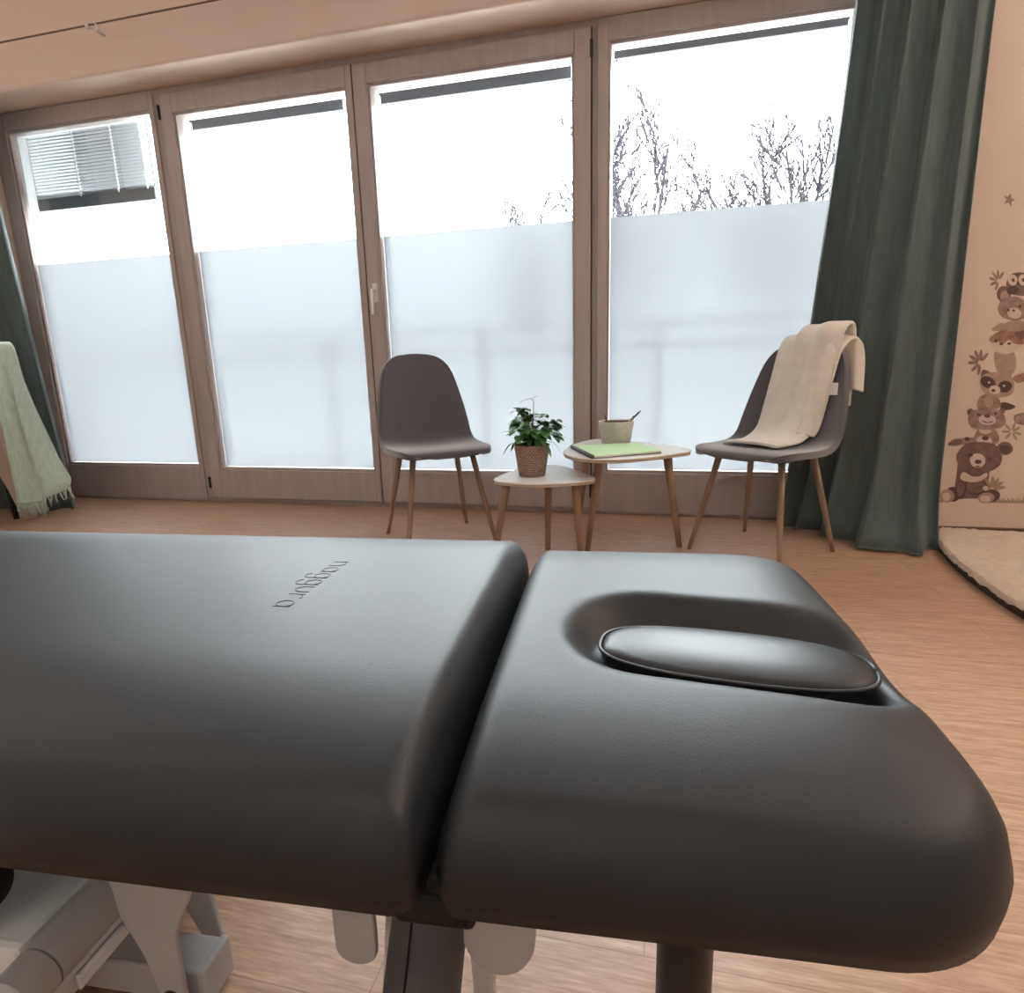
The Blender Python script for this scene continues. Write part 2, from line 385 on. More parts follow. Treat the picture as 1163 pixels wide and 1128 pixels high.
def tree(loc, height, width, seed, label, stems=4):
    """bare crown: a short trunk that splits into steep limbs, each limb forking into fine twigs"""
    rnd = random.Random(seed); r = empty('bare_tree', loc); tag(r, label, 'tree', 'bare winter trees beyond the balcony')
    tr, tw = MB(), MB()
    def grow(p, d, L, rad, lev, bend):
        pts = [p]; n = 6 if lev < 2 else 4
        for k in range(n):
            d = (d + Vector((rnd.gauss(0, .07), rnd.gauss(0, .07), bend))).normalized(); pts.append(pts[-1] + d * L / n)
        rs = [max(rad * (1 - .55 * k / n), .0235) for k in range(n + 1)]
        (tr if lev < 1 else tw).tube(pts, rs, 6 if lev < 1 else 3, cap=False)
        if lev >= 4: return
        nb = (9, 5, 3, 1)[lev]
        for b in range(nb):
            t = .18 + .8 * (b + rnd.random() * .7) / nb; k = min(int(t * n), n - 1); q = pts[k].lerp(pts[k + 1], min(1, t * n - k))
            a = rnd.random() * 6.283; side = Vector((math.cos(a), math.sin(a), 0)); side = (side - d * side.dot(d)).normalized(); ang = rnd.uniform(.4, .8)
            nd = d * math.cos(ang) + side * math.sin(ang); nd.z = nd.z * .9 + .12
            grow(q, nd.normalized(), L * rnd.uniform(.34, .52) * (1.15 - .5 * t), rs[k] * .55, lev + 1, .05)
    H0 = height * .42
    tr.tube([(0, 0, 0), (.03, 0, H0 * .6), (0, 0, H0)], [.24, .19, .15], 9, cap=False)
    for i in range(stems):
        a = -1 + 2 * i / (stems - 1); d = Vector((a * width / height * 1.35, rnd.uniform(-.25, .25), 1)).normalized()
        grow(Vector((.04 * a, 0, H0 * (.86 + .12 * rnd.random()))), d, height * (.58 - .13 * a * a), .085, 0, .02)
    tr.build('trunk', M['bark'], r, True); tw.build('twigs', M['bark'], r, True)
tree((-1.0, 18, -4), 12.1, 1.9, 3, 'tall bare tree seen through the clear upper pane next to the thick window post', 5)
tree((3.9, 20, -4), 11.9, 3.4, 11, 'broad bare tree seen through the pane beside the green curtain', 6)
tree((-4.9, 21.5, -4), 10.35, 1.8, 5, 'low bare treetop just above the film of the balcony door with the handle', 4)

# ------------------------------------------------------------------ curtains and wire
cw = empty('curtain_wire', (-1.0, -.30, 2.52)); tag(cw, 'thin dark curtain wire stretched under the ceiling above the windows', 'curtain wire')
MB().tube([(-3.69, 0, 0), (4.38, 0, 0)], .0045, 8).build('wire', M['baseboard'], cw, True)
for x in (-1.83, 1.2, 3.9):
    MB().tube([(x, .10, .0), (x, .01, .0)], .006, 8).tube([(x, 0, .006), (x, 0, -.012)], .011, 10).build('wall_bracket', M['steel'], cw, True)
hk = MB().tube([(-1.79, 0, .008), (-1.775, 0, -.004), (-1.765, -.005, -.02), (-1.772, -.008, -.032), (-1.785, -.008, -.03)], .005, 8)
hk.build('hook', M['steel'], cw, True)

def curtain(name, top, bot, z0, z1, folds, amp, label, seed, flare=.0):
    rnd = random.Random(seed); nu, nv = 260, 46
    ct = catmull([(*p, 0) for p in top], 12); cb = catmull([(*p, 0) for p in bot], 12)
    def samp(c, s):
        x = s * (len(c) - 1); i = min(int(x), len(c) - 2); return c[i].lerp(c[i + 1], x - i)
    ph = [rnd.uniform(-.5, .5) for _ in range(folds + 3)]; am = [rnd.uniform(.55, 1.25) for _ in range(folds + 3)]
    V = []
    for i in range(nu):
        s = i / (nu - 1)
        for j in range(nv):
            t = j / (nv - 1); tt = t ** 1.25
            p = samp(ct, s).lerp(samp(cb, s), tt); q = samp(ct, min(s + .01, 1)).lerp(samp(cb, min(s + .01, 1)), tt); q0 = samp(ct, max(s - .01, 0)).lerp(samp(cb, max(s - .01, 0)), tt)
            d = (q - q0).normalized(); n = Vector((d.y, -d.x, 0))
            x = s * folds; k = int(x); fr = x - k
            a = lerp(am[k], am[k + 1], sstep(fr)); phase = lerp(ph[k], ph[k + 1], sstep(fr))
            wv = math.sin(2 * math.pi * x + phase + .5 * math.sin(3 * t + k)) + .28 * math.sin(4 * math.pi * x + 2 * phase)
            p = p + n * amp * a * wv * (.75 + .35 * t) + d * amp * .45 * math.cos(2 * math.pi * x + phase) * (.8 + .3 * t)
            z = lerp(z1, z0, t)
            if t > .86:                                   # cloth pooling on the boards
                k2 = (t - .86) / .14; p = p + n * flare * k2 ** 2 * (1 + .4 * math.sin(9 * s + 1)); z += .0 
            V.append((p.x, p.y, z))
    xs = sum(v[0] for v in V) / len(V); ys = sum(v[1] for v in V) / len(V)
    r = empty(name, (xs, ys, 0)); tag(r, label, 'curtain')
    cloth = o = link('curtain_cloth', [(v[0] - xs, v[1] - ys, v[2]) for v in V], grid_faces(nu, nv), M['curtain'], r)
    sm = o.modifiers.new('s', 'SOLIDIFY'); sm.thickness = .004
    # hem at the floor
    h = MB()
    h.tube([(V[i * nv + nv - 1][0] - xs, V[i * nv + nv - 1][1] - ys, V[i * nv + nv - 1][2] + .004) for i in range(0, nu, 2)], .005, 6)
    h.build('hem', M['curtain'], cloth, True)
    for k in range(folds):
        s = (k + .5) / folds; p = samp(ct, s)
        MB().tube([(p.x - xs, -.30 - ys, z1 + .012), (p.x - xs, p.y - ys, z1 - .02)], .004, 6).build('curtain_clip', M['steel'], r)
    return r
curtain('curtain', [(.70, -.27), (.84, -.285), (1.0, -.29), (1.145, -.29)], [(.575, -.11), (.68, -.15), (.80, -.30), (.95, -.45), (1.105, -.43)],
        .012, 2.50, 5, .036, 'dark sage curtain hanging behind the chair with the cream blanket', 4, .05)
curtain('curtain', [(-4.55, -.33), (-4.15, -.31), (-3.70, -.28)], [(-4.50, -.33), (-4.0, -.33), (-3.48, -.30)],
        .012, 2.50, 6, .036, 'dark sage curtain at the far window end, half hidden by a fringed throw', 9, .02)

# ------------------------------------------------------------------ shell chairs
#   profile of the shell along its centre line: t, forward, height, half width, side lift
PROF = [(0, .238, .418, .070, .000), (.02, .238, .430, .135, .000), (.05, .228, .446, .178, .000), (.12, .17, .452, .208, .003), (.30, .03, .440, .222, .012), (.40, -.07, .436, .224, .022),
        (.47, -.135, .448, .222, .040), (.53, -.175, .482, .219, .050), (.60, -.20, .54, .215, .050), (.72, -.232, .65, .200, .042), (.85, -.262, .77, .172, .030),
        (.93, -.278, .83, .135, .020), (.975, -.285, .858, .085, .01), (1, -.288, .868, .02, .0)]
def shell_point(t, u):
    c = catmull_prof(t); f, z, w, lift = c
    f2, z2, _, _ = catmull_prof(min(t + .01, 1)); f1, z1, _, _ = catmull_prof(max(t - .01, 0))
    tx, tz = f2 - f1, z2 - z1; L = math.hypot(tx, tz) or 1; nx, nz = tz / L, -tx / L     # towards the sitter
    k = abs(u) ** 2.4 * lift
    return Vector((u * w, -(f + nx * k), z + nz * k)), Vector((0, -nx, nz))
def catmull_prof(t):
    T = [p[0] for p in PROF]
    for i in range(len(T) - 1):
        if t <= T[i + 1] or i == len(T) - 2:
            k = (t - T[i]) / (T[i + 1] - T[i]); a, b, c, d = PROF[max(i - 1, 0)], PROF[i], PROF[i + 1], PROF[min(i + 2, len(PROF) - 1)]
            return [.5 * ((2 * b[j]) + (c[j] - a[j]) * k + (2 * a[j] - 5 * b[j] + 4 * c[j] - d[j]) * k * k + (3 * b[j] - a[j] - 3 * c[j] + d[j]) * k ** 3) if i not in (0, len(T) - 2) else lerp(b[j], c[j], k) for j in range(1, 5)]
def make_chair(loc, rz, label):
    r = empty('shell_chair', loc, rz); tag(r, label, 'chair', 'grey shell chairs by the window')
    nu, nv = 60, 25; V = [shell_point(i / (nu - 1), -1 + 2 * j / (nv - 1))[0] for i in range(nu) for j in range(nv)]
    o = link('seat_shell', V, grid_faces(nu, nv), M['chair'], r)
    sm = o.modifiers.new('s', 'SOLIDIFY'); sm.thickness = .026; sm.offset = -1
    bv = o.modifiers.new('b', 'BEVEL'); bv.width = .011; bv.segments = 3; bv.limit_method = 'ANGLE'; bv.angle_limit = R(50)
    # seam piping round the edge
    for s in (-1, 1):
        for f0 in (1, -1):
            top = Vector((s * .135, -.115 * f0 , .425)); foot = Vector((s * .207, -.208 * f0, 0))
            MB().tube([top, top.lerp(foot, .4), top.lerp(foot, .8), foot], [.0135, .0125, .010, .0085], 14).build('leg', M['legs'], r, True)
    pl = MB().box((-.16, -.15, .408), (.16, .15, .424), bev=.004); pl.build('seat_plate', M['black_metal'], r)
    return r
c1 = make_chair((-1.0, -.56, 0), R(37), 'empty grey shell chair with wood coloured legs left of the potted plant')
c2 = make_chair((.437, -.528, 0), R(-40), 'grey shell chair with a cream blanket over its back, in front of the curtain')

# cream blanket over the second chair
def blanket():
    r = empty('throw_blanket', (.437, -.528, 0), R(-40)); tag(r, 'cream fleece blanket slung over the back of the grey chair by the curtain', 'blanket')
    def layer(path, wfun, nw, off, seed, wob, name='blanket_layer'):
        # path: list of (shell t, lift) then lifted along the shell normal; w from -1 to 1 across
        rnd = random.Random(seed); a, b, c = rnd.random() * 6, rnd.random() * 6, rnd.random() * 6
        P = catmull([(p[0], p[1], p[2]) for p in path], 8); V = []; nu = len(P)
        for i, q in enumerate(P):
            s = i / (nu - 1); x0, x1 = wfun(s)
            for j in range(nw):
                w = j / (nw - 1); x = lerp(x0, x1, w)
                y = q.y; z = q.z
                rip = wob * (math.sin(6 * w + 3.5 * s + a) + .7 * math.sin(12 * w - 5 * s + b) + .5 * math.sin(9 * s + 4 * w + c))
                edge = -.018 * (abs(2 * w - 1) ** 4)
                V.append((x, y - (off + rip + edge), z + .35 * rip + edge * .4))
        o = link(name, V, grid_faces(nu, nw), M['cream'], r)
        sm = o.modifiers.new('s', 'SOLIDIFY'); sm.thickness = .013; sm.offset = 0
        sb = o.modifiers.new('d', 'SUBSURF'); sb.levels = 1; sb.render_levels = 1
        return o
    # y is minus forward: back of the shell is at +y. path runs up the rear, over the rim and down onto the seat
    main = [(0, .335, .60), (0, .342, .74), (0, .342, .860), (0, .322, .922), (0, .280, .932), (0, .240, .895), (0, .222, .80), (0, .195, .66), (0, .165, .54), (0, .10, .478), (0, -.02, .468), (0, -.075, .468)]
    top_l = layer(main, lambda s: (lerp(-.02, -.17, sstep((s - .35) / .65)) if s > .35 else -.02 - .0 * s, lerp(.17, .085, sstep((s - .3) / .7))), 22, .016, 3, .009)
    inner = [(0, .330, .66), (0, .330, .82), (0, .305, .885), (0, .272, .888), (0, .238, .84), (0, .215, .74), (0, .186, .62), (0, .15, .51), (0, .07, .466), (0, -.005, .462)]
    layer(inner, lambda s: (lerp(-.085, -.165, s), lerp(.02, -.03, s)), 14, .004, 8, .004, 'blanket_fold')
    fold = [(0, .335, .66), (0, .338, .80), (0, .318, .87), (0, .270, .875), (0, .222, .83), (0, .200, .74), (0, .182, .64), (0, .155, .53), (0, .13, .49)]
    layer(fold, lambda s: (lerp(.10, .05, s), lerp(.205, .120, s)), 12, .008, 5, .010, 'blanket_fold')
    MB().box((.148, .168, .652), (.186, .172, .70), bev=.001).build('fabric_label', M['label'], top_l)['label'] = 'small white fabric tag'
blanket()

# ------------------------------------------------------------------ side tables
def side_table(name, outline, z, legs, label, grp):
    pts = [(p.x, p.y) for p in catmull([(*p, 0) for p in outline], 10, True)]
    cx = sum(p[0] for p in pts) / len(pts); cy = sum(p[1] for p in pts) / len(pts)
    r = empty(name, (cx, cy, 0)); tag(r, label, 'side table', grp)
    lp = [(x - cx, y - cy) for x, y in pts]; th = .018
    top = MB().prism(lp, z - .006, z); o = top.build('table_top', M['table_white'], r); bevel(o, .0025)
    e = MB().prism([(x * .988, y * .988) for x, y in lp], z - th, z - .006); bevel(e.build('top_edge', M['rim'], r), .003)
    for (fx, fy), (tx, ty) in legs:
        a = Vector((tx - cx, ty - cy, z - th + .002)); b = Vector((fx - cx, fy - cy, 0))
        MB().tube([a, a.lerp(b, .5), b], [.018, .015, .0115], 16).build('leg', M['table_leg'], r, True)
    return r
t1 = side_table('side_table', [(-.648, -.82), (-.60, -.885), (-.47, -.915), (-.31, -.865), (-.238, -.79), (-.29, -.675), (-.42, -.50), (-.53, -.475), (-.605, -.60)], .350,
    [((-.668, -.79), (-.60, -.80)), ((-.461, -.655), (-.462, -.60)), ((-.297, -.78), (-.32, -.78))], 'low white side table carrying the potted plant', 'white three legged side tables')
t2 = side_table('side_table', [(-.388, -.60), (-.36, -.75), (-.24, -.855), (-.10, -.835), (.05, -.715), (.138, -.60), (.06, -.47), (-.12, -.31), (-.27, -.235), (-.355, -.36)], .440,
    [((.105, -.527), (.04, -.60)), ((-.285, -.66), (-.230, -.69)), ((-.376, -.321), (-.31, -.39))], 'taller white side table carrying the cup and green folder', 'white three legged side tables')

# potted plant
pp = empty('potted_plant', (-.505, -.745, .351)); tag(pp, 'small leafy green plant in a woven basket pot on the low white table', 'plant')
bk = MB(); H = .125; nz, na = 22, 64
V = []
for i in range(nz):
    z = H * i / (nz - 1); rr = lerp(.052, .072, (i / (nz - 1)) ** .9)
    for k in range(na):
        a = 2 * math.pi * k / na; wv = .0028 * math.cos(16 * a + (math.pi if i % 2 else 0)); V.append(((rr + wv) * math.cos(a), (rr + wv) * math.sin(a), z))
bk.add(V, grid_faces(nz, na, True)); bk.add([V[k] for k in range(na)], [tuple(range(na))])
bk.lathe([(.072, H), (.075, H + .004), (.070, H + .006), (.064, H), (.062, H - .02)], n=48)
bpot = bk.build('basket_pot', M['basket'], pp, True)
MB().lathe([(0.0, H - .012), (.03, H - .010), (.064, H - .016)], n=32).build('soil', M['soil'], bpot, True)
rnd = random.Random(21); st, lf = MB(), MB()
def leaf(base, d, L, W, droop):
    d = d.normalized(); side = d.cross(Vector((0, 0, 1)))
    if side.length < .1: side = Vector((1, 0, 0))
    side.normalize(); up = side.cross(d); V = []; n = 6
    for i in range(n + 1):
        t = i / n; w = W * math.sin(math.pi * (t * .93 + .05)) ** .8 * (1 - .25 * t); c = base + d * L * t + Vector((0, 0, -1)) * droop * L * t * t
        for s in (-1, 0, 1): V.append(c + side * s * w + up * (.18 * w * abs(s)))
    lf.add(V, grid_faces(n + 1, 3))
for i in range(34):
    a = rnd.random() * 6.283; rad = rnd.uniform(.01, .10); h = rnd.uniform(.03, .145) * (1 - .35 * (rad / .1) ** 2) + .02
    b = Vector((.03 * math.cos(a) * rnd.random(), .03 * math.sin(a) * rnd.random(), H - .015)); e = Vector((rad * math.cos(a), rad * math.sin(a), H + h))
    mid = b.lerp(e, .55) + Vector((0, 0, .02)); st.tube([b, mid, e], [.0018, .0014, .001], 5)
    for k in range(rnd.choice((3, 4, 5))):
        aa = a + rnd.uniform(-1.5, 1.5) if rad > .03 else rnd.random() * 6.283
        dd = Vector((math.cos(aa), math.sin(aa), rnd.uniform(-.35, .6))); leaf(e - Vector((0, 0, rnd.uniform(0, .03))), dd, rnd.uniform(.042, .062), rnd.uniform(.017, .025), rnd.uniform(.1, .6))
for i in range(4):
    a = (2.6, 3.6, .2, 5.6)[i]; e = Vector((.085 * math.cos(a), .085 * math.sin(a), H + .012)); st.tube([(0, 0, H - .01), e * .6 + Vector((0, 0, .06)), e], .0013, 5)
    leaf(e, Vector((math.cos(a), math.sin(a), -.7)), .045, .012, .5)
st.tube([(0, 0, H), (.008, 0, H + .10), (.012, 0, H + .178), (0, 0, H + .192), (-.03, 0, H + .185), (-.05, .0, H + .172)], [.002, .0018, .0015, .0013, .001, .0007], 6)
st.tube([(.004, 0, H + .19), (.018, 0, H + .197), (.03, 0, H + .204)], .0008, 5)
st.build('stems', M['stem'], pp, True); lf.build('foliage', M['leaf'], pp, True)

# cup with pens, folder
TZ = .4415
cup = empty('pen_cup', (-.183, -.415, TZ)); tag(cup, 'grey speckled stone cup holding pens on the taller white table', 'cup')
MB().lathe([(0, 0), (.058, 0), (.064, .004), (.079, .098), (.080, .102), (.076, .103), (.073, .098)], n=56).build('cup_wall', M['clay'], cup, True)
MB().lathe([(.073, .098), (.060, .012), (0, .012)], n=48).build('cup_interior', M['inside'], cup, True)
def pen(a, b, rad, m, label, tip):
    a, b = Vector(a), Vector(b); r = empty('pen' if m != 'pen_wood' else 'pencil', a); tag(r, label, 'pen', 'pens in the stone cup')
    br_ = MB().tube([(0, 0, 0), (b - a) * .93], rad, 10).build('barrel', M[m], r, True)
    MB().tube([(b - a) * .93, b - a], [rad, rad * .35], 10).build('tip', M[tip], br_, True)
cxp, cyp = -.183, -.415
pen((cxp - .02, cyp + .01, TZ + .02), (cxp + .108, cyp - .005, TZ + .148), .0045, 'pen_dark', 'dark pen leaning furthest out of the stone cup', 'pen_dark')
pen((cxp - .005, cyp - .02, TZ + .02), (cxp + .080, cyp - .02, TZ + .128), .004, 'pen_wood', 'short yellowish pencil leaning beside the dark pen in the cup', 'pen_dark')
pen((cxp - .03, cyp + .02, TZ + .02), (cxp - .054, cyp + .04, TZ + .128), .004, 'pen_brown', 'reddish brown pen standing upright at the far rim of the cup', 'pen_brown')
fo = empty('folder', (-.19, -.66, TZ)); tag(fo, 'pale green folder with dark grey spine lying on the taller white table', 'folder')
A_, B_, C_, D_ = Vector((-.368, -.575)), Vector((-.245, -.868)), Vector((.018, -.70)), Vector((-.085, -.462))
def quad(p, q, r_, s, z0, z1, name, m):
    o = Vector((-.19, -.66)); return MB().prism([tuple(v - o) for v in (p, q, r_, s)], z0, z1).build(name, m, fo)
quad(A_, B_, C_, D_, .0, .003, 'back_cover', M['folder'])
quad(A_.lerp(D_, .04), B_.lerp(C_, .04), C_ - Vector((.004, 0)), D_ - Vector((.004, 0)), .003, .009, 'pages', M['pages'])
quad(A_.lerp(D_, .055), B_.lerp(C_, .055), C_, D_, .009, .0115, 'front_cover', M['green_sheet'])
o2 = Vector((-.19, -.66, 0)); s0 = Vector((*A_.lerp(D_, .02), .0075)) - o2; s1 = Vector((*B_.lerp(C_, .02), .0075)) - o2
MB().tube([s0, s1], .0075, 12).build('spine', M['folder'], fo, True)

# ------------------------------------------------------------------ treatment table
BO = Vector((-.195, -2.49, 0)); BYAW = R(4.5)
bed = empty('treatment_table', BO, BYAW); tag(bed, 'large charcoal leatherette treatment table across the front of the room', 'treatment table')
def rounded(u0, u1, v0, v1, r00, r10, r11, r01, n=14, bow=0):
    """outline with its own radius at (u0,v0) (u1,v0) (u1,v1) (u0,v1)"""
    P = []
    for (cu, cv, rad, a0) in ((u1 - r10, v0 + r10, r10, -90), (u1 - r11, v1 - r11, r11, 0), (u0 + r01, v1 - r01, r01, 90), (u0 + r00, v0 + r00, r00, 180)):
        for k in range(n + 1):
            a = R(a0 + 90 * k / n); P.append((cu + rad * math.cos(a), cv + rad * math.sin(a)))
    out = []
    for i in range(len(P)):                               # even out long sides
        a, b = Vector(P[i]), Vector(P[(i + 1) % len(P)]); m = max(1, int((b - a).length / .02))
        for k in range(m): out.append(a.lerp(b, k / m))
    return out
def seg_dist(p, a, b):
    ab = b - a; t = max(0, min(1, (p - a).dot(ab) / (ab.dot(ab) or 1))); return (p - a - ab * t).length
# hole (stadium) of the head section
HC, HD, HL, HW = Vector((.283, -.012)), Vector((math.cos(R(-9)), math.sin(R(-9)))), .088, .066
def hole_d(p): return seg_dist(p, HC - HD * HL, HC + HD * HL) - HW
def cushion(outl, zb, zs, zt, RX, spine, hole=False, crown=.012, RV=.19, RE=.001):
    """star of rings from a spine segment to the outline"""
    n = len(outl); rings = 46; V = []; hv = (max(p.y for p in outl) - min(p.y for p in outl)) / 2; vm = (max(p.y for p in outl) + min(p.y for p in outl)) / 2; u_max = max(p.x for p in outl)
    def zf(p):
        d = min(seg_dist(p, outl[i], outl[(i + 1) % n]) for i in range(n)); prof = lambda q: math.sqrt(max(0, 1 - (1 - min(max(q, 0), 1)) ** 2))
        dv = hv - abs(p.y - vm) + .004; d1 = u_max - p.x + .004
        z = zs + (zt - zs) * prof(d / RX) * (.30 + .70 * prof(dv / RV)) * (.45 + .55 * prof(d1 / RE))
        z -= crown * ((p.y - vm) / hv) ** 2
        if hole:
            h = hole_d(p); z -= .040 * (1 - sstep((h + .004) / .062)) ** 1.3 * (.22 + .78 * sstep((d - .005) / .05))
        return z
    for i in range(rings + 1):
        r = 1 - (1 - i / rings) ** 1.6 if not hole else i / rings
        for p in outl:
            c = Vector((max(spine[0], min(spine[1], p.x)), spine[2])); q = c.lerp(p, r)
            V.append((q.x, q.y, zf(q) if i < rings else zs - crown * ((q.y - vm) / hv) ** 2))
    F = grid_faces(rings + 1, n, True)
    base = len(V)
    for kz, kin in ((.55, -.001), (0.06, -.004), (0, -.012)):
        for p in outl:
            c = Vector((max(spine[0], min(spine[1], p.x)), spine[2])); d = (p - c).normalized(); zz = zs - crown * ((p.y - vm) / hv) ** 2
            V.append((p.x + d.x * kin, p.y + d.y * kin, lerp(zb, zz, kz)))
    for L in range(3):
        a = (rings) * n if L == 0 else base + (L - 1) * n; b = base + L * n
        for k in range(n): F.append((a + k, a + (k + 1) % n, b + (k + 1) % n, b + k))
    F.append(tuple(base + 2 * n + k for k in range(n)))
    return V, F, zf
mo = rounded(-2.05, -.002, -.322, .412, .07, .022, .05, .07)
Vm, Fm, zmain = cushion(mo, .388, .428, .510, .034, (-1.85, -.20, .04), crown=.006)
main_o = link('main_cushion', Vm, Fm, M['leather'], bed)
ho = rounded(.007, .464, -.310, .405, .024, .125, .125, .045)
Vh, Fh, zhead = cushion(ho, .380, .420, .495, .038, (.245, .245, .03), True, crown=.006, RE=.13)
link('head_cushion', Vh, Fh, M['leather'], bed)
gp = MB().box((-.028, -.300, .362), (.040, .335, .394), bev=.006); gps = gp.build('gap_strip', M['black'], bed)
gp = MB().tube([(.010, -.30, .405), (.008, 0, .415), (.010, .33, .412)], .008, 10).tube([(-.006, -.3, .40), (-.006, .33, .408)], .006, 8); gp.build('gap_piping', M['black'], gps, True)
# embossed lettering, reads from the head end
def glyph(ch):
    arc = lambda cx, cy, rx, ry, a0, a1, n=10: [(cx + rx * math.cos(R(a0 + (a1 - a0) * k / n)), cy + ry * math.sin(R(a0 + (a1 - a0) * k / n))) for k in range(n + 1)]
    if ch == 'n': return [[(0, 0), (0, 1)], [(0, .55)] + arc(.5, .5, .5, .5, 180, 0) + [(1, 0)]]
    if ch == 'a': return [arc(.5, .5, .5, .5, 0, 360, 18), [(1, 1), (1, .0)]]
    if ch == 'g': return [arc(.5, .5, .5, .5, 20, 340, 18), [(1, 1), (1, -.2)] + arc(.5, -.2, .5, .42, 0, -160)]
    if ch == 'u': return [[(0, 1), (0, .5)] + arc(.5, .5, .5, .5, 180, 360) + [(1, 1)]]
    if ch == 'r': return [[(0, 0), (0, 1)], [(0, .5)] + arc(.5, .5, .5, .5, 180, 60)]
lg = MB(); x = 0
for ch in 'naggura':
    for pl in glyph(ch):
        q = []
        for a, b in pl:
            u = -.283 + .0235 * b; v = .162 - (x + .0185 * a); q.append((u, v, zmain(Vector((u, v))) + .0001))
        lg.tube(q, .00055, 6)
    x += .0185 * (.75 if ch == 'r' else 1) + .0088
lg.build('embossed_lettering', M['emboss'], main_o, True)['label'] = 'thin pressed lettering near the table gap'
# lifting gear below
fr = MB()
fr.box((-1.9, .16, .335), (.36, .20, .383), bev=.004).box((-1.9, -.15, .335), (.36, -.11, .383), bev=.004).box((-.06, -.15, .335), (-.02, .20, .383))
fr.build('cushion_frame', M['black_metal'], bed)
MB().box((-1.35, -.22, .035), (-.522, .24, .165), bev=.008).build('base_cover', M['lift_light'], bed)
tb = MB().tube([(-.487, -.226, .152), (-.487, .25, .152)], .028, 28); ctube = smooth_angle(tb.build('cross_tube', M['lift_grey'], bed))
tb = MB().tube([(-.487, -.266, .152), (-.487, -.229, .152)], .0285, 28).tube([(-.487, -.270, .152), (-.487, -.266, .152)], [.022, .0285], 28); smooth_angle(tb.build('tube_end', M['lift_grey'], ctube))
MB().box((-.4585, -.215, .112), (-.4550, .22, .134), bev=.001).box((-.4585, -.215, .131), (-.449, .22, .134), bev=.001).build('angle_bar', M['lift_light'], bed)
def plate(poly, v0, v1, name, m):
    Mx = Matrix(((1, 0, 0, 0), (0, 0, -1, 0), (0, 1, 0, 0), (0, 0, 0, 1)))
    return bevel(MB().prism(poly, -v1, -v0, M=Mx).build(name, m, bed), .002)
arm = [(-.485, .36), (-.462, .24), (-.449, .195), (-.445, .154), (-.423, .104), (-.410, .045), (-.406, .0), (-.374, .0), (-.374, .046), (-.374, .105), (-.373, .138), (-.361, .166), (-.349, .190), (-.33, .235), (-.30, .36)]
l_arm = plate(arm, -.160, -.152, 'lift_arm', M['lift_grey'])
MB().tube([(-.392, -.168, .040), (-.392, -.158, .040)], .013, 20).build('pivot_bolt', M['black_metal'], l_arm, True)
f_beam = MB().box((-.62, -.140, .008), (-.372, -.088, .058), bev=.003).build('foot_beam', M['lift_grey'], bed)
MB().box((-.372, -.142, .005), (-.360, -.086, .061), bev=.003).build('beam_end_cap', M['lift_grey'], f_beam)
plate([(-.50, .34), (-.458, .07), (-.432, .012), (-.400, .012), (-.406, .065), (-.43, .20), (-.44, .34)], -.055, -.047, 'brace', M['lift_grey'])
def tab(u0, u1, zbot, rad0, name):
    n = 12; P = [(u0, .36)]
    for k in range(n + 1):
        a = R(180 + 180 * k / n); P.append(((u0 + u1) / 2 + (u1 - u0) / 2 * math.cos(a), zbot + rad0 + rad0 * math.sin(a)))
    P.append((u1, .36)); plate(P, -.205, -.197, name, M['lift_grey'])
tab(-.138, -.092, .192, .020, 'hanger_tab'); tab(.000, .075, .203, .05, 'hanger_tab')
mt = MB().tube([(-.028, -.17, .335), (-.036, -.20, .24), (-.047, -.25, .10), (-.052, -.27, .03)], [.037, .039, .040, .040], 32); m_col = smooth_angle(mt.build('motor_column', M['motor'], bed))
sm = MB()
ax = Vector((-.047, -.25, .10)) - Vector((-.036, -.20, .24)); ax.normalize()
def on_cyl(t, ang):
    c = Vector((-.036, -.20, .24)).lerp(Vector((-.047, -.25, .10)), t); e1 = Vector((1, 0, 0)); e1 = (e1 - ax * e1.dot(ax)).normalized(); e2 = ax.cross(e1)
    if e2.y > 0: e2 = -e2
    return c + (e1 * math.cos(ang) + e2 * math.sin(ang)) * .0401
sm.tube([on_cyl(t, R(102)) for t in (-.4, 0, .5, 1, 1.4)], .0012, 6); sm.tube([on_cyl(.62 + .25 * (1 - k / 12), R(102 - 100 * k / 12)) for k in range(13)], .0012, 6)
sm.build('motor_seam', M['black'], m_col, True)
em = MB()
def badge(a, rr): return on_cyl(.52 + rr * math.sin(a) * .10, R(38 + rr * 15 * math.cos(a)))
em.tube([badge(2 * math.pi * k / 28, 1) for k in range(29)], .0008, 5)
em.tube([badge(R(60 + 240 * k / 14), .45) for k in range(15)], .0008, 5)
em.build('motor_badge', M['lift_grey'], m_col, True)['label'] = 'round grey emblem on the motor housing'
plate([(-.085, .34), (-.112, .10), (-.122, .0), (-.10, .0), (-.07, .34)], -.16, -.15, 'side_plate', M['lift_light'])
plate([(-.012, .33), (-.005, .10), (.02, .10), (.024, .24), (.012, .33)], -.152, -.146, 'side_plate', M['lift_light'])
ps = MB().tube([(.222, -.17, .38), (.222, -.17, .0)], .0275, 28); smooth_angle(ps.build('support_post', M['black_metal'], bed))
kb = MB().lathe([(0, -.05), (.028, -.05), (.036, -.042), (.038, -.02), (.038, .02), (.034, .036), (.02, .045), (0, .046)], n=28)
ko = kb.build('grip_knob', M['black'], bed, True); ko.location = (-.600, -.20, .225); ko.rotation_euler = (R(20), R(70), 0)
MB().tube([(-.62, -.19, .21), (-.74, -.15, .34)], .012, 12).build('knob_arm', M['black_metal'], bed, True)

